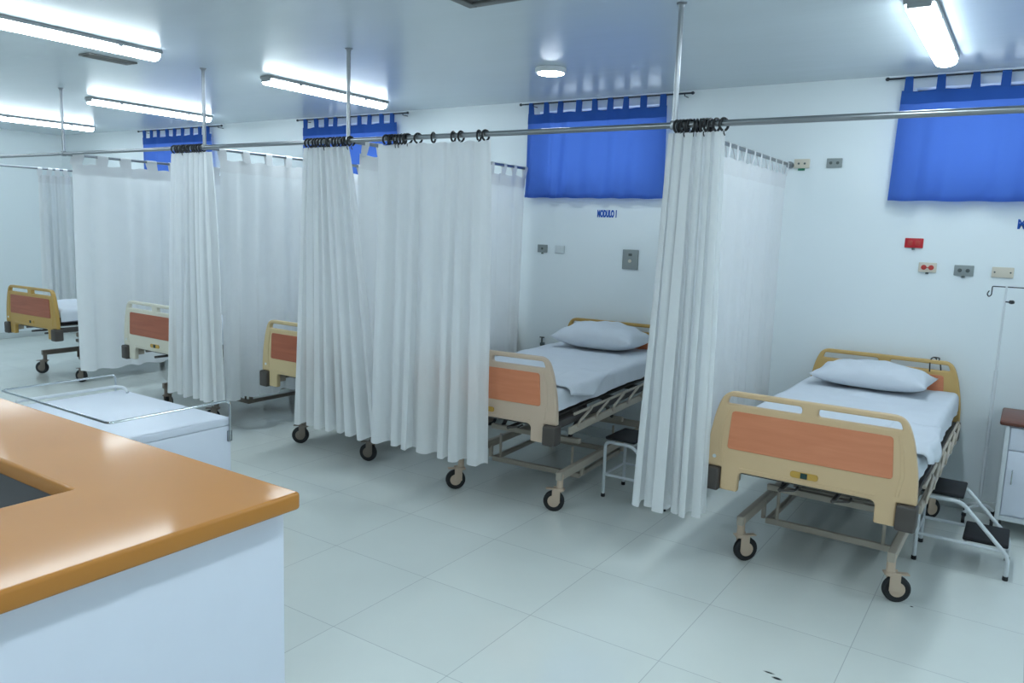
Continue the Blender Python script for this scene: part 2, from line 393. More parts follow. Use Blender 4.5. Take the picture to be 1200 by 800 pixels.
# ---------------------------------------------------------------- cloth shapes
def fold_profile(n, seed, jit=.35):
    rnd = random.Random(seed); ws = [1+rnd.uniform(-jit, jit) for _ in range(n)]; tot = sum(ws); cum = [0]
    for w_ in ws: cum.append(cum[-1]+w_/tot)
    am = [rnd.uniform(.55, 1.25) for _ in range(n+1)]; dr = [rnd.uniform(-1, 1) for _ in range(n+1)]
    def f(u):
        u = min(max(u, 0), .99999)
        for k in range(n):
            if u < cum[k+1]: break
        t = (u-cum[k])/(cum[k+1]-cum[k])
        a = am[k]*(1-t)+am[k+1]*t
        return 2*pi*(k+t), a, dr[k]*(1-t)+dr[k+1]*t
    return f
def drape(p0t, p1t, p0b, p1b, zt, zb, n, at, ab, seed, nu=None, nv=26, over=.35, zjit=.006, pinch=0):
    """curtain surface between a top line and a bottom line; folds perpendicular to the line"""
    f = fold_profile(n, seed); g = fold_profile(max(2, n//2), seed+7)
    p0t, p1t, p0b, p1b = [Vector(p) for p in (p0t, p1t, p0b, p1b)]
    d = (p1t-p0t).normalized(); nr = Vector((-d.y, d.x)); Lb = (p1b-p0b).length
    nu = nu or n*14
    def fn(u, v_):
        th, a, dr = f(u); th2, a2, dr2 = g(u)
        s = v_**.8
        amp = (at*(1-s)+ab*s)
        sh = .5*dr*ab*sin(pi*min(v_*1.3, 1))*.6
        off = amp*a*(cos(th)+.22*cos(2*th+dr*2))+.45*ab*s*a2*cos(th2+v_*1.2)
        lat = over*amp*a*sin(2*th)*.8 + .012*dr*sin(v_*3+dr*4)*(v_)
        tp = p0t.lerp(p1t, u); bt = p0b.lerp(p1b, u); q = tp.lerp(bt, v_**.9)
        if pinch:
            q = q
        q = q+nr*(off+sh)+d*lat
        z = zt*(1-v_)+zb*v_ + (zjit*cos(th)*(v_**6)) + (.006*cos(th)*(1-v_)**8)
        return (q.x, q.y, z)
    return MB().grid(fn, nu, nv), f, fn
RING = None
def make_ring(parent, x, y, rz):
    global RING
    if RING is None:
        m = MB(); R = .027
        m.tube([(0, R*cos(a), R*sin(a)) for a in [radians(-70+k*320/22) for k in range(23)]], .0060, 8)
        m.tube([(0, 0, -R), (0, 0, -R-.012), (0, .006, -R-.022)], .0028, 6)
        RING = m.make('ring', M_['black'])
    o = bpy.data.objects.new('ring', RING); COL.objects.link(o); o.parent = parent
    o.location = (x, y, ZR-.006); o.rotation_euler = (random.Random(x*77).uniform(-.15, .15), 0, rz)
    return o
def hung_curtain(label, x0, x1, bx0, bx1, zb, n, seed, rings, ab=.035, at=.02, yb=None, over=.35):
    """gathered curtain on rings under the main rod"""
    c = empty('privacy_curtain', (0, 0, 0), 0, label, 'curtain', 'white privacy curtains')
    yb = YR-.01 if yb is None else yb
    m, f, fn = drape((x0, YR-.005), (x1, YR-.005), (bx0, yb), (bx1, yb), ZR-.036, zb, n, at, ab, seed, over=over)
    m.build('cloth', M_['curtain'], c, 60)
    h = MB().grid(lambda u, v_: (lambda q: (q[0], q[1]-.0025, q[2]))(fn(u, v_*.045)), n*14, 2)
    for x in rings: make_ring(c, x, YR, radians(random.Random(int(x*1000)).uniform(-28, 28)))
    return c
def tab_curtain(label, X, y0, y1, zb, n, seed, ntab, tabw=.035, at=.008, ab=.02, xoff=0, yb0=None, yb1=None, ztop=2.125):
    """tab-top curtain threaded on a cross rod at x = X"""
    c = empty('privacy_curtain', (0, 0, 0), 0, label, 'curtain', 'white privacy curtains')
    yb0 = y0 if yb0 is None else yb0; yb1 = y1 if yb1 is None else yb1
    m, f, fn = drape((X, y0), (X, y1), (X+xoff, yb0), (X+xoff, yb1), ztop, zb, n, at, ab, seed, over=.3, nv=22)
    m.build('cloth', M_['curtain'], c, 60)
    MB().grid(lambda u, v_: (lambda q: (q[0]+.003, q[1], q[2]))(fn(u, v_*.05)), n*14, 2).build('header_band', M_['curtain_h'], c, 60)
    rnd = random.Random(seed)
    zr = ZR-.004
    for k in range(ntab):
        u = (k+.15+rnd.uniform(-.06, .06))/(ntab-.7); u = min(max(u, .01), .985)
        yc = y0+(y1-y0)*u; w2 = tabw/2; a = fn(u, 0); tilt = rnd.uniform(-.02, .02)
        prof = [(a[0]+.006, ztop-.01), (X+.0145, zr-.012), (X+.0145, zr+.006), (X+.006, zr+.0148), (X-.006, zr+.0148), (X-.0145, zr+.006), (X-.0145, zr-.012), (a[0]-.004, ztop-.01)]
        mm = MB(); vs = []; fs = []
        for i, (px, pz) in enumerate(prof):
            sh = tilt*(1 if 0 < i < 7 else 0)
            vs += [(px, yc-w2+sh, pz), (px, yc+w2+sh, pz)]
        for i in range(7): fs.append((2*i, 2*i+1, 2*i+3, 2*i+2))
        mm.add(vs, fs).build('tab', M_['curtain_h'], c, 80)
    return c
def frange(a, b, n): return [a+(b-a)*k/(n-1) for k in range(n)]
hung_curtain('gathered white privacy curtain on black rings beside the nearest bed', -1.505, -1.235, -1.56, -1.20, .335, 6, 11,
             frange(-1.462, -1.30, 11)+[-1.272, -1.238], ab=.05, at=.028, over=.5)
hung_curtain('wide white privacy curtain in front of the middle bed, hung on loosely spread black rings', -3.38, -2.545, -3.37, -2.465, .350, 7, 22,
             frange(-3.31, -3.14, 8)+[-3.06, -2.945, -2.80, -2.745, -2.62, -2.575], ab=.036, at=.012, yb=YR-.075)
hung_curtain('white privacy curtain bunched left of the tall post, left of the wide one', -4.03, -3.64, -4.10, -3.34, .325, 8, 33,
             frange(-3.99, -3.61, 14), ab=.04, at=.02)
hung_curtain('white privacy curtain gathered on black rings by the second post from the left', -5.50, -5.03, -5.50, -4.88, .345, 7, 44,
             frange(-5.46, -5.12, 12), ab=.040, at=.024, yb=YR-.07)
tab_curtain('sheer white tab-top curtain on the cross rod beside the nearest bed', -1.478, 3.66, 5.60, .27, 11, 5, 13, .03, ab=.028)
tab_curtain('white tab-top curtain on the cross rod left of the middle bed', -3.63, 3.66, 5.60, .30, 11, 6, 13, .04, ab=.025)
tab_curtain('white tab-top curtain reaching back behind the third bed from the right', -5.09, 3.68, 5.58, .29, 10, 7, 10, .06, ab=.03)
tab_curtain('flat white tab-top curtain beside the second bed from the left', -7.08, 3.62, 5.55, .27, 9, 8, 9, .10, ab=.018, at=.006)
tab_curtain('narrow bunched white curtain at the far left beside the left wall', -9.72, 4.58, 5.0, .30, 5, 9, 5, .05, ab=.05, at=.02)

# ---------------------------------------------------------------- blue window curtains
def blue_curtain(label, x0, x1, rx0, rx1, seed, ntab, n):
    c = empty('window_curtain', ((x0+x1)/2, YW, 2.7), 0, label, 'curtain', 'blue window curtains')
    ox = (x0+x1)/2
    r = MB().tube([(rx0-ox, -.07, .018), (rx1-ox, -.07, .018)], .0065, 8)
    for s, x in ((-1, rx0), (1, rx1)): r.lathe([(.004, -.012), (.011, -.006), (.012, .006), (.005, .014)], (x-ox, -.07, .018), 10, 'X')
    for x in (rx0+.12, rx1-.06): r.tube([(x-ox, -.001, .0), (x-ox, -.07, .0), (x-ox, -.07, .012)], .004, 6)
    r.build('rod', M_['darkrod'], c)
    m, f, fn = drape((x0-ox, -.07), (x1-ox, -.07), (x0-ox-.02, -.075), (x1-ox+.01, -.075), -.065, -.745, n, .007, .020, seed, over=.25, nv=14, zjit=.003)
    m.build('cloth', M_['blue'], c, 60)
    MB().grid(lambda u, v_: (lambda q: (q[0], q[1]-.004, q[2]))(fn(u, v_*.115)), n*14, 2).build('header_band', M_['blue_h'], c, 60)
    MB().grid(lambda u, v_: (lambda q: (q[0], q[1]-.003, q[2]))(fn(u, .965+v_*.035)), n*14, 2).build('hem', M_['blue'], c, 60)
    rnd = random.Random(seed)
    for k in range(ntab):
        u = (k+.25)/(ntab-.5)+rnd.uniform(-.012, .012); u = min(max(u, .025), .975)
        xc = x0-ox+(x1-x0)*u; a = fn(u, 0); wb_ = .026; wt = rnd.uniform(.018, .025)
        vs = []; prof = [(-.006, -.072, wb_), (-.0095, .012, wt), (-.007, .024, wt), (.0, .0262, wt), (.007, .024, wt), (.0095, .012, wt), (.004, -.07, wb_)]
        for (dy, z, w2) in prof: 
            yy = -.07+dy if z > 0 else a[1]+dy
            vs += [(xc-w2, yy, z), (xc+w2, yy, z)]
        MB().add(vs, [(2*i, 2*i+1, 2*i+3, 2*i+2) for i in range(6)]).build('tab', M_['blue_h'], c, 80)
    return c
blue_curtain('blue tab-top window curtain above the nearest bed, cut by the right edge', -.81, .70, -.90, .80, 3, 9, 6)
blue_curtain('blue tab-top window curtain above the middle bed', -3.625, -2.395, -3.70, -2.20, 4, 9, 6)
blue_curtain('blue tab-top window curtain seen above the bunched curtain at centre left', -6.37, -5.09, -6.45, -4.95, 5, 9, 6)
blue_curtain('farthest blue window curtain, partly behind a gathered white curtain', -9.26, -7.90, -9.34, -7.70, 6, 9, 6)

# ================================================================ BEDS
FB_OUT = rounded([(-.468, .575), (-.462, .70), (-.432, .86), (-.392, .955), (.392, .955), (.432, .86), (.462, .70), (.468, .575), (.390, .575), (.390, .465), (.305, .465), (.305, .565), (-.305, .565), (-.305, .465), (-.390, .465), (-.390, .575)],
                 [.01, .1, .06, .055, .055, .06, .1, .01, .004, .01, .01, .03, .03, .01, .01, .004])
def slot(a, b): return rounded([(a, .893), (a+.006, .930), (b-.006, .930), (b, .893)] if a > 0 else [(a+.0, .893), (a+.008, .930), (b-.004, .930), (b, .893)], .014)
SL = rounded([(-.385, .893), (-.372, .930), (-.035, .930), (-.035, .893)], [.012, .014, .016, .016])
SR = rounded([(.385, .893), (.372, .930), (.035, .930), (.035, .893)], [.012, .014, .016, .016])
PLATE = plate(FB_OUT, [SL, SR], .036, .007)
INLAY = plate(rounded([(-.365, .675), (-.352, .862), (.352, .862), (.365, .675)], .018), [], .008, .002)
RELIEF = plate(rounded([(-.395, .60), (-.41, .70), (-.40, .80), (-.375, .872), (-.368, .872), (-.385, .80), (-.395, .70), (-.382, .60)], .004), [], .006, .002)
BADGE = plate(rounded([(-.062, -.015), (-.062, .015), (.062, .015), (.062, -.015)], .0148, 8), [], .008, .002)
def board(root, name, y, face, pm, inlay_m):
    b = MB().mesh(PLATE).build(name, PL[pm], root, 40, (0, y, 0))
    if face > 0: b.rotation_euler = (0, 0, pi)
    MB().mesh(INLAY, Matrix.Translation((0, -.0185, 0))).mesh(INLAY, Matrix.Translation((0, .0185, 0))).build_each('inlay_panel', M_[inlay_m], b)
    r = MB().mesh(RELIEF, Matrix.Translation((0, -.018, 0))); r.mesh(RELIEF, Matrix.Translation((0, -.018, 0)) @ Matrix.Scale(-1, 4, (1, 0, 0)))
    r.box((0, -.018, .585), (.60, .005, .008), .002)
    r.build_each('moulded_rib', PL[pm], b)
    for s in (-1, 1):
        m = MB().box((s*.432, 0, .516), (.082, .085, .116), .012, 3); m.build('bumper', M_['bumper'], b)
    g = MB().mesh(BADGE, Matrix.Translation((0, -.0195, .612))); g.build('badge', M_['badge'], b)
    MB().box((0, -.0240, .612), (.030, .003, .026), .001).build('emblem', M_['badgecore'], b)
    MB().lathe([(.009, 0), (.009, .003), (.006, .004)], (-.425, -.018, .625), 14, 'Y').build('cap', M_['plate_white'], b)
    return b
def make_bed(pm='sand', pm_head='ochre2', inl='inlay', dz=0, cr=(-.75, -1.1)):
    R_ = empty('hospital_bed')
    board(R_, 'footboard', 0, -1, pm, inl); board(R_, 'headboard', 1.935, 1, pm_head, inl)
    # mattress
    MB().box((0, .975, .690), (.88, 1.86, .12), .03, 4).build('mattress', M_['lilac'], R_)
    # mattress platform
    p = MB()
    for s in (-1, 1): p.box((s*.43, .97, .560), (.03, 1.86, .045), .006)
    for y in (.06, .50, .95, 1.40, 1.88): p.box((0, y, .560), (.84, .04, .035), .004)
    for s in range(-6, 7): p.box((s*.064, .97, .600), (.04, 1.84, .012), .002)
    p.build('platform_frame', M_['framedark'], R_)
    # brackets between the boards and the platform
    q = MB()
    for y in (.045, 1.89):
        for s in (-1, 1): q.box((s*.34, y, .53), (.05, .06, .06), .006)
    q.build_each('board_bracket', M_['frame'], R_)
    # folded side guards, one per side
    for s in (-1, 1):
        g = MB(); x = s*.462
        g.box((x, 1.0, .508), (.022, 1.66, .044), .006)
        g.tube([(x+s*.004, .22, .600), (x+s*.004, 1.80, .600)], .009, 8)
        g.build('side_guard', M_['frame'], R_)
        for k in range(6):
            y = .26+.26*k
            MB().tube([(x+s*.014, y, .515), (x+s*.018, y+.005, .548), (x+s*.018, y+.17, .600), (x+s*.006, y+.195, .600)], .0085, 8, .012).build('guard_strut', M_['frame'], R_)
    # undercarriage
    u = MB()
    for s in (-1, 1):
        u.box((s*.36, .98, .225), (.036, 1.44, .050), .005)
    u.build_each('side_rail', M_['frame'], R_)
    c = MB()
    c.box((0, .62, .325), (.66, .034, .034), .005); c.box((0, 1.34, .325), (.66, .034, .034), .005)
    c.box((0, 1.66, .225), (.70, .04, .045), .005)
    c.build_each('cross_bar', M_['frame'], R_)
    lf = MB(); lf.box((0, .64, .128), (.66, .026, .034), .004); lf.box((0, 1.32, .128), (.66, .026, .034), .004)
    for s in (-1, 1):
        lf.box((s*.317, .98, .128), (.026, .66, .030), .004)
        for y in (.64, 1.32): lf.tube([(s*.27, y, .14), (s*.27, y, .31)], .009, 8); lf.box((s*.345, y, .18), (.020, .030, .09), .003)
    lf.build('lower_frame', M_['frame'], R_)
    # lifting arms and cranks
    a = MB()
    for s in (-1, 1):
        a.tube([(s*.25, .62, .33), (s*.25, .86, .53)], .014, 8); a.tube([(s*.25, 1.34, .33), (s*.25, 1.12, .53)], .014, 8)
    a.tube([(-.25, .86, .53), (.25, .86, .53)], .012, 8); a.tube([(-.25, 1.12, .53), (.25, 1.12, .53)], .012, 8)
    a.tube([(-.12, .05, .50), (-.12, .90, .49)], .010, 8); a.tube([(.12, .05, .50), (.12, 1.10, .49)], .010, 8)
    a.box((0, .98, .40), (.20, .50, .05), .01)
    a.build('lift_mechanism', M_['framedark'], R_)
    for sx in (-.12, .12):
        MB().tube([(sx, .10, .50), (sx, .05, .50), (sx+.07, .045, .515), (sx+.07, .10, .515)], .006, 8, .01).build('crank_handle', M_['framedark'], R_)
    # four casters
    for (sx, y, rz) in ((-1, .29, cr[0]), (1, .29, cr[1]), (-1, 1.66, .9), (1, 1.66, -.7)):
        k = MB()
        k.lathe([(.020, .085), (.020, .0), (.026, -.004), (.030, -.012), (.026, -.02)], (0, 0, .150), 16)
        for s in (-1, 1): k.box((s*.024, .018, .104), (.006, .050, .090), .003, rz=0)
        k.box((0, .0, .139), (.054, .056, .010), .003)
        k.box((0, .056, .139), (.034, .060, .007), .003)
        o = k.build('caster', PL['pink'], R_, 35, (sx*.36, y, 0)); o.rotation_euler = (0, 0, rz)
        wh = MB().lathe([(.034, -.015), (.054, -.017), (.064, -.010), (.064, .010), (.054, .017), (.034, .015)], (0, .034, .064), 28, 'X')
        t = wh.build('tyre', M_['rubber'], o)
        MB().lathe([(.010, -.021), (.036, -.0175), (.038, -.010), (.038, .010), (.036, .0175), (.010, .021)], (0, .034, .064), 24, 'X').build('hub', PL['pink'], o)
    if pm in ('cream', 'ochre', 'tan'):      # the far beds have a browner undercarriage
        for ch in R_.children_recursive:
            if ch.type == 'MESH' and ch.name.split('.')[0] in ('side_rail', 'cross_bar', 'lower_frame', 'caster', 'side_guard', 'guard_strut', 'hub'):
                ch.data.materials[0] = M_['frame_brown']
    for ch in R_.children:
        if ch.name.split('.')[0] not in ('side_rail', 'caster', 'lower_frame'): ch.location.z += dz
    return R_
BEDS = [('sand', 'ochre2', 'inlay', -.768, 3.640, -.012, .003, (-.75, -1.1), 'nearest hospital bed at right, beige end board fully visible'),
        ('pink', 'ochre', 'inlay', -2.575, 3.640, .066, .036, (2.3, 1.85), 'middle hospital bed with pinkish beige end board half behind a white curtain'),
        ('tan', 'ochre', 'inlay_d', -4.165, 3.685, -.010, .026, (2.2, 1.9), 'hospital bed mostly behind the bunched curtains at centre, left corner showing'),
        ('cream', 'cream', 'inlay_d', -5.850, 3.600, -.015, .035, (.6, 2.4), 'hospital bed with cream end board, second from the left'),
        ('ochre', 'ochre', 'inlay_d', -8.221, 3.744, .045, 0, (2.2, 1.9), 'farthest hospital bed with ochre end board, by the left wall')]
for (pm, ph, inl, x, y, rz, dz, cr, lb) in BEDS:
    b = make_bed(pm, ph, inl, dz, cr); b.location = (x, y, 0); b.rotation_euler = (0, 0, rz); tag(b, lb, 'bed', 'hospital beds')
def on_bed(i, lx, ly, lz):
    x, y, rz, dz = BEDS[i][3:7]
    return (x+lx*cos(rz)-ly*sin(rz), y+lx*sin(rz)+ly*cos(rz), lz+dz), rz

def noise2(x, y, s):
    return sin(x*9+s)*cos(y*7-s*1.3)*.5+sin(x*21+y*13+s*2)*.25+cos(y*31-x*17+s)*.15
def make_sheet(i, seed, label):
    ax, ay, zt, r = .447, .942, .7655, .03
    def side(e):       # outward and downward for an excess e past the edge
        if e <= 0: return 0, 0
        q = r*pi/2
        if e < q: return r*sin(e/r), r*(1-cos(e/r))
        return r, r+(e-q)
    def fn(u, v_):
        S = (u*2-1)*(ax+.105); Tt = (v_*2-1)*(ay+.07)
        ex = abs(S)-(ax-r); ey = abs(Tt)-(ay-r)
        ox, dx = side(ex); oy, dy = side(ey)
        X = math.copysign(min(abs(S), ax-r)+ox, S); Y = math.copysign(min(abs(Tt), ay-r)+oy, Tt)
        z = zt-max(dx, dy)
        wv = noise2(S*1.3, Tt*1.3, seed)*.003
        if ex > 0 and dx > .03: X += math.copysign(.004*(1+sin(Tt*17+seed)+.6*sin(Tt*41)), S)*min(1, dx/.08); z += .004*sin(Tt*9+seed)
        else: z += wv*1.2+(.002 if wv > 0 else 0)
        return (X, Y, z)
    loc, rz = on_bed(i, 0, .975, 0)
    root = empty('bed_sheet', loc, rz, label, 'bed sheet', 'white bed sheets')
    MB().grid(fn, 60, 90).build('sheet_cloth', M_['sheet'], root, 60)
    return root
def sheet_fold(root, seed):
    # turned-out corner of the top sheet hanging over the right edge near the foot
    def fn(u, v_):
        y = -.86+v_*.60
        drop = .05+.05*v_/.45 if v_ < .45 else .10*(1-(v_-.45)/.55)+.004
        L_ = .20+drop; s = u*L_; xe = .455
        x = xe-.20+s
        if x <= xe: z = .772+.004*sin(y*14+seed)+.006*sin(u*7)*(1-u)
        else:
            e = x-xe; rr = .02
            if e < rr*pi/2: x = xe+rr*sin(e/rr); z = .772-rr*(1-cos(e/rr))
            else: x = xe+rr+.25*(e-rr*pi/2); z = .752-(e-rr*pi/2)
        x += .008*sin(y*22+seed)*u
        return (x, y, z)
    m = MB().grid(fn, 16, 24); o = m.build('folded_corner', M_['sheet'], root, 60)
    sm = o.modifiers.new('thickness', 'SOLIDIFY'); sm.thickness = .007; sm.offset = 1
SHL = ['smooth white sheet on the nearest bed, corner hanging over the right edge',
       'white sheet on the middle bed with a large turned-out corner',
       'white sheet on the bed mostly hidden by the bunched curtains',
       'white sheet glimpsed above the cream end board',
       'white sheet on the farthest bed beside the left wall']
for i, (B, lb) in enumerate(zip(BEDS, SHL)):
    s = make_sheet(i, i*1.7, lb)
    if i < 2: sheet_fold(s, i)
def make_pillow(i, lx, ly, rz, seed, label, w_=.68, d_=.44, h_=.125):
    (x, y, z), r0 = on_bed(i, lx, ly, .770); rz += r0
    root = empty('pillow', (x, y, z), rz, label, 'pillow', 'pillows')
    N = 44
    def surf(sg):
        def fn(u, v_):
            a, b = u*2-1, v_*2-1
            pin = 1-.10*(a*a)*(1-b*b)*0; k = (1-abs(a)**2.6)*(1-abs(b)**2.4)
            hgt = h_*(max(k, 0)**.52)
            X = a*w_/2*(1-.07*(1-b*b)*abs(a)**3*0-.06*(1-abs(b)**2)*abs(a)**4); Y = b*d_/2*(1-.12*(1-abs(a)**2)*abs(b)**4)
            wr = noise2(X*2.1, Y*2.6, seed)*.012*min(1, k*3)+.009*sin(a*14+b*5+seed)*abs(a)**2*min(1, k*3)
            zz = hgt*(.62 if sg > 0 else -.38)+(wr if sg > 0 else 0)
            zz = zz + h_*.38
            zz = max(zz, .006 if sg > 0 else .0)+.012*max(abs(a)**8*abs(b)**8, 0)
            return (X, Y, zz)
        return fn
    m = MB().grid(surf(1), N, N).grid(surf(-1), N, N)
    me = m.make('pillow_case', M_['sheet'], 70)
    b = bmesh.new(); b.from_mesh(me); bmesh.ops.remove_doubles(b, verts=b.verts, dist=.004); bmesh.ops.recalc_face_normals(b, faces=b.faces); b.to_mesh(me); b.free()
    for p in me.polygons: p.use_smooth = True
    o = bpy.data.objects.new('pillow_case', me); COL.objects.link(o); o.parent = root
    return root
make_pillow(0, -.02, 1.685, radians(-2), 1.2, 'plump white pillow on the nearest bed', .68, .44, .165)
make_pillow(1, -.0, 1.665, radians(-2), 3.4, 'wrinkled white pillow on the middle bed', .67, .46, .205)
make_pillow(2, 0, 1.66, 0, 2.4, 'white pillow on a bed behind the bunched curtains')
# black cable hook on the headboard of the nearest bed
hk = MB().tube([(0, -.036, -.075), (-.004, -.034, -.02), (0, -.026, .008), (.012, 0, .016), (.026, .026, .004), (.03, .030, -.03)], .0042, 8, .01)
hk.tube([(.045, -.028, .0), (.056, -.030, -.025), (.062, -.034, -.06)], .0042, 8)
hk.tube([(.012, 0, .0145), (.045, -.005, .0145), (.045, -.028, .0)], .0042, 8, .008)
tag(hk.build('hook', M_['black'], None, 40, (-.475, 5.59, .957)), 'black wire hook hanging on the headboard of the nearest bed', 'hook')

# ================================================================ STEP STOOLS
def make_stool():
    R_ = empty('step_stool')
    D = .30
    for s in (0, 1):
        y = s*D
        fr = MB().tube([(0, y, .012), (0, y, .372), (.17, y, .372), (.385, y, .115), (.43-.012, y, .10), (.43-.012, y, .012)] if False else
                       [(0, y, .012), (.0, y, .365), (.19, y, .365), (.42, y, .125), (.42, y, .012)], .0105, 10, .035)
        fr.tube([(.0, y, .150), (.40, y, .150)], .009, 8)
        fr.build('side_frame', M_['whitemetal'], R_)
        for x in (0, .42): MB().lathe([(.0125, 0), (.0135, .004), (.0125, .022)], (x, y, 0), 12).build('rubber_foot', M_['rubber'], R_)
    c = MB()
    for (x, z) in ((.0, .150), (.0, .345), (.17, .358), (.40, .155), (.23, .150)): c.tube([(x, 0, z), (x, D, z)], .008, 8)
    c.build_each('cross_bar', M_['whitemetal'], R_)
    for (x, z) in ((.095, .388), (.315, .172)):
        MB().box((x, D/2, z), (.205, .29, .020), .008, 3).build('tread', M_['matblack'], R_)
    return R_
st = make_stool(); st.location = (-.365, 4.555, 0); tag(st, 'two-step white metal foot stool beside the nearest bed', 'step stool', 'bedside step stools')
s2 = copy_tree(st); s2.location = (-2.150, 4.37, 0); s2['label'] = 'two-step white metal foot stool between middle bed and nearest curtain'

# ================================================================ BEDSIDE CABINET + DRIP STAND (right edge)
cb = empty('bedside_cabinet', (-.03, 5.20, -.0), 0, 'white metal bedside cabinet with brown top at the right edge', 'cabinet')
MB().box((.22, .20, .690), (.50, .44, .030), .012, 3).build('top', M_['brown'], cb)
fr = MB()
for x in (.012, .428):
    for y in (.012, .388): fr.box((x, y, .395), (.024, .024, .56), .004)
fr.box((.22, .2, .125), (.42, .38, .03), .004)
fr.build('frame', M_['whitemetal'], cb)
MB().box((.22, .20, .405), (.40, .36, .54), .004).build('body', M_['panelwhite'], cb)
d1 = MB().box((.22, .012, .600), (.385, .014, .13), .004).build('drawer', M_['panelwhite'], cb)
MB().tube([(.17, -.005, .615), (.17, -.02, .615), (.27, -.02, .615), (.27, -.005, .615)], .004, 8, .008).build('handle', M_['chrome'], d1)
d2 = MB().box((.22, .012, .34), (.385, .014, .38), .004).build('door', M_['panelwhite'], cb)
MB().tube([(.06, -.005, .42), (.06, -.02, .42), (.06, -.02, .34), (.06, -.005, .34)], .004, 8, .008).build('handle', M_['chrome'], d2)
for (x, y) in ((.03, .03), (.41, .03), (.03, .37), (.41, .37)):
    k = MB().lathe([(.006, .11), (.006, .06), (.012, .058), (.012, .045)], (x, y, 0), 10).build('caster', M_['black'], cb)
    MB().lathe([(.012, -.010), (.026, -.010), (.028, 0), (.026, .010), (.012, .010)], (x, y+.008, .028), 18, 'X').build('wheel', M_['rubber'], k)
iv = empty('drip_stand', (-.115, 5.44, 0), 0, 'slim white drip stand with wire hooks, left of the brown-topped cabinet', 'drip stand')
MB().tube([(0, 0, .10), (0, 0, .95)], .0105, 10).tube([(0, 0, .93), (0, 0, 1.455)], .0065, 10).build('pole', M_['whitemetal'], iv)
MB().tube([(-.085, 0, 1.425), (-.095, 0, 1.405), (-.085, 0, 1.388), (-.072, 0, 1.40), (-.072, 0, 1.452), (.13, 0, 1.452), (.13, 0, 1.40), (.143, 0, 1.388), (.153, 0, 1.405)], .0032, 8, .008).build('hook_bar', M_['darkrod'], iv)
MB().tube([(.0, -.0, 1.365), (.025, -.02, 1.365)], .004, 6).lathe([(.004, 0), (.014, .004), (.016, .014), (.010, .022)], (.034, -.026, 1.355), 12).build('clamp_knob', M_['black'], iv)
for k in range(4):
    a = radians(45+k*90)
    l = MB().tube([(.0, 0, .11), (.06*cos(a), .06*sin(a), .10), (.105*cos(a), .105*sin(a), .065)], .010, 8, .02).build('leg', M_['whitemetal'], iv)
    MB().box((.105*cos(a), .105*sin(a), .058), (.022, .022, .02), .003).lathe([(.012, -.009), (.024, -.009), (.025, 0), (.024, .009), (.012, .009)], (.105*cos(a), .105*sin(a), .025), 16, 'X').build('caster', M_['rubber'], l)

# ================================================================ WALL PLATES AND SIGNS
def wall_plate(name, x, z, w_, h_, m, label, cat, group=None):
    o = tag(MB().box((0, 0, 0), (w_, .012, h_), .004, 2).build(name, M_[m], None, 35, (x, YW-.0062, z)), label, cat, group)
    return o
def round_plug(par, x, z, r, m): MB().lathe([(r, 0), (r, .003), (r*.7, .005)], (x, -.006, z), 18, 'Y').build('socket_hole', M_[m], par)
p = wall_plate('wall_socket', -1.40, 2.205, .105, .062, 'plate_beige', 'beige wall socket with green tag, high beside the curtain end', 'wall socket')
MB().box((0, -.002, -.040), (.046, .006, .014), .002).build('tag', M_['green'], p); round_plug(p, -.02, 0, .007, 'slot'); round_plug(p, .02, 0, .007, 'slot')
p = wall_plate('outlet_plate', -1.188, 2.206, .100, .062, 'plate_grey', 'grey wall plate high between the curtain end and the blue curtain', 'wall plate'); round_plug(p, -.022, 0, .010, 'slot'); round_plug(p, .022, 0, .010, 'slot')
p = wall_plate('wall_socket', -.655, 1.690, .108, .062, 'plate_red', 'red wall socket below the nearest blue window curtain', 'wall socket')
for x in (-.022, .022): MB().box((x, -.0065, 0), (.026, .003, .030), .001).build('socket_hole', M_['red'], p)
MB().box((0, -.002, -.037), (.018, .008, .012), .002).build('latch', M_['slot'], p)
p = wall_plate('wall_socket', -.562, 1.538, .104, .062, 'plate_beige', 'beige wall socket with two round red outlets', 'wall socket'); round_plug(p, -.021, 0, .016, 'red'); round_plug(p, .021, 0, .016, 'red')
MB().box((0, -.007, 0), (.02, .003, .006), .001).build('bridge', M_['red'], p); MB().box((0, -.002, -.037), (.018, .008, .012), .002).build('latch', M_['slot'], p)
p = wall_plate('outlet_plate', -.358, 1.530, .108, .066, 'plate_grey', 'grey wall plate between the red outlets and the blank beige plate', 'wall plate'); round_plug(p, -.022, 0, .012, 'slot'); round_plug(p, .022, 0, .012, 'slot')
MB().box((0, -.002, -.039), (.018, .008, .012), .002).build('latch', M_['slot'], p)
p = wall_plate('blank_plate', -.150, 1.530, .116, .064, 'plate_beige', 'blank beige wall plate with two screws above the drip stand', 'wall plate')
for x in (-.042, .042): round_plug(p, x, 0, .005, 'slot')
p = wall_plate('outlet_plate', -3.470, 1.535, .095, .066, 'plate_grey', 'small grey wall plate left above the middle bed', 'wall plate'); round_plug(p, 0, 0, .010, 'slot')
MB().box((0, -.002, -.039), (.018, .008, .012), .002).build('latch', M_['slot'], p)
wall_plate('blank_plate', -3.30, 1.535, .090, .062, 'plate_white', 'white blank wall plate above the middle bed, barely visible', 'wall plate')
p = wall_plate('call_panel', -2.652, 1.483, .135, .155, 'plate_grey', 'large grey wall panel with a dark button above the middle bed', 'wall panel')
MB().box((.0, -.007, .038), (.030, .006, .020), .003).build('button', M_['slot'], p)
MB().lathe([(.013, 0), (.013, .008), (.009, .010)], (0, -.006, -.012), 16, 'Y').build('switch', M_['plate_beige'], p)
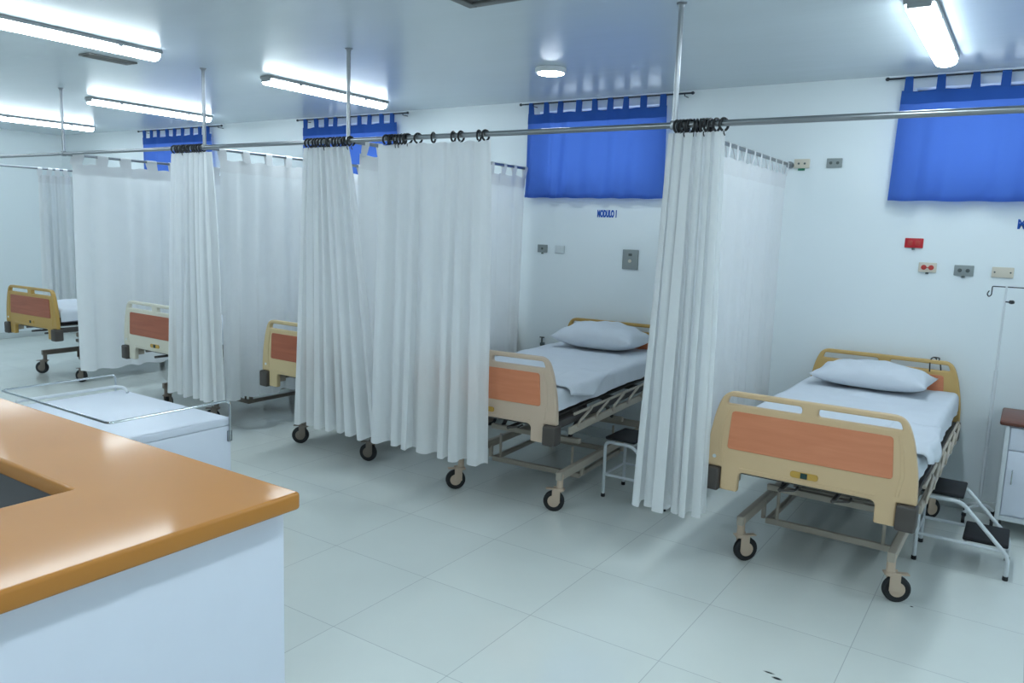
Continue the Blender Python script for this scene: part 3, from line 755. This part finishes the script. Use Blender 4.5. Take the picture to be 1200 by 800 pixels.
tp = MB().box((0, -.02, 0), (.03, .04, .03), .006).tube([(0, -.03, 0), (0, -.03, .055)], .008, 8).box((0, -.03, .06), (.045, .012, .010), .003).tube([(0, -.03, 0), (0, -.05, -.05)], .008, 8)
tag(tp.build('wall_valve', M_['slot'], None, 35, (-3.425, YW, .722)), 'small dark valve low on the wall behind the middle bed', 'valve')
def sign(x, z, text, label):
    cu = bpy.data.curves.new('t', 'FONT'); cu.body = text; cu.size = .078; cu.align_x = 'LEFT'; cu.extrude = .0015; cu.offset = .0042; cu.space_character = 1.02
    o = bpy.data.objects.new('t', cu); me = bpy.data.meshes.new_from_object(o); bpy.data.objects.remove(o); bpy.data.curves.remove(cu)
    xs_ = [v_.co.x for v_ in me.vertices]; 
    me.transform(Matrix.Rotation(pi/2, 4, 'X')); me.materials.clear(); me.materials.append(M_['signblue']); me.name = 'lettering'
    o = bpy.data.objects.new('bay_sign', me); COL.objects.link(o); o.location = (x, YW-.0016, z)
    o.scale = (.172/(max(xs_)-min(xs_)) if ' ' in text else .72, 1, .95); return tag(o, label, 'sign')
sign(-2.968, 1.812, 'MODULO 1', 'blue lettering on the wall above the middle bed')
sign(-.105, 1.800, 'MODULO', 'blue lettering cut off by the right edge of the photo')

# ================================================================ TROLLEY
tx0, tx1, ty0, ty1 = -3.84, -2.955, 1.62, 2.165
t = empty('medicine_trolley', ((tx0+tx1)/2, (ty0+ty1)/2, 0), 0, 'white trolley with chrome guard rails behind the amber counter', 'trolley')
def tl(x, y, z): return (x-(tx0+tx1)/2, y-(ty0+ty1)/2, z)
MB().box(tl((tx0+tx1)/2, (ty0+ty1)/2, .44), (tx1-tx0-.002, ty1-ty0-.002, .645), .003).build('body', M_['panelwhite'], t)
MB().box(tl((tx0+tx1)/2, (ty0+ty1)/2, .781), (tx1-tx0, ty1-ty0, .036), .006, 3).build('top', M_['panelwhite'], t)
MB().tube([tl(tx0+.02, ty0+.03, .802), tl(tx0+.02, ty0+.03, .825), tl(tx0+.02, ty1-.05, .825), tl(tx0+.07, ty1-.03, .825), tl(tx0+.10, ty1-.03, .803)], .008, 8, .03).build('tray_lip', M_['whitemetal'], t)
MB().tube([tl(tx1+.008, ty1-.01, .70), tl(tx1+.008, ty1-.01, .88), tl(tx1+.008, ty0-.02, .88), tl(tx0-.01, ty0-.02, .88), tl(tx0-.01, ty1-.03, .88), tl(tx0-.01, ty1-.03, .76)], .0055, 10, .025).build('guard_rail', M_['chrome'], t)
MB().box(tl(tx1+.004, ty1-.01, .715), (.012, .022, .05), .003).box(tl(tx0-.006, ty1-.03, .77), (.012, .022, .04), .003).build_each('rail_bracket', M_['steel'], t)
for k in range(3):
    d = MB().box(tl((tx0+tx1)/2, ty0-.004, .66-.20*k), (tx1-tx0-.06, .018, .18), .004).build('drawer', M_['panelwhite'], t)
    MB().tube([tl(-3.5, ty0-.01, .70-.2*k), tl(-3.5, ty0-.035, .70-.2*k), tl(-3.3, ty0-.035, .70-.2*k), tl(-3.3, ty0-.01, .70-.2*k)], .005, 8, .01).build('handle', M_['chrome'], d)
for (x, y) in ((tx0+.06, ty0+.06), (tx1-.06, ty0+.06), (tx0+.06, ty1-.06), (tx1-.06, ty1-.06)):
    k = MB().lathe([(.012, .125), (.012, .09), (.02, .088), (.02, .07)], tl(x, y, 0), 12).box(tl(x, y, .065), (.034, .03, .03), .004).build('caster', M_['steel'], t)
    MB().lathe([(.014, -.012), (.036, -.012), (.040, 0), (.036, .012), (.014, .012)], tl(x, y+.01, .040), 20, 'X').build('wheel', M_['rubber'], k)

# ================================================================ RECEPTION COUNTER
ct = empty('reception_counter', (-1.3, 1.1, 0), 0, 'L-shaped reception counter with glossy amber top and white front panels', 'counter')
cx, cyy, zt, th = -1.288, 1.122, 1.10, .040
ix, iy = -1.675, .826
top = rounded([(cx, cyy), (-4.6, cyy), (-4.6, iy), (ix, iy), (ix, -1.4), (cx, -1.4)], [.012, 0, 0, .004, 0, 0])
cu = bpy.data.curves.new('c', 'CURVE'); cu.dimensions = '2D'; cu.fill_mode = 'BOTH'
sp = cu.splines.new('POLY'); sp.points.add(len(top)-1); sp.use_cyclic_u = True
for i, (x, y) in enumerate(top): sp.points[i].co = (x+1.3, y-1.1, 0, 1)
cu.extrude = th/2-.008; cu.bevel_depth = .008; cu.bevel_resolution = 3; cu.offset = -.008
o = bpy.data.objects.new('c', cu); me = bpy.data.meshes.new_from_object(o); bpy.data.objects.remove(o); bpy.data.curves.remove(cu)
MB().mesh(me, Matrix.Translation((0, 0, zt-th/2))).build('worktop', M_['counter'], ct, 40)
def cl(x, y, z): return (x+1.3, y-1.1, z)
MB().box(cl(-1.45, -.145, .53), (.26, 2.49, 1.06), .002).build('side_panel', M_['panelwhite'], ct)
MB().box(cl(-3.09, .985, .53), (3.018, .226, 1.06), .002).build('front_panel', M_['grey'], ct)
MB().box(cl(-3.1, .66, .735), (3.0, .42, .03), .004).build('desk_shelf', M_['grey'], ct)
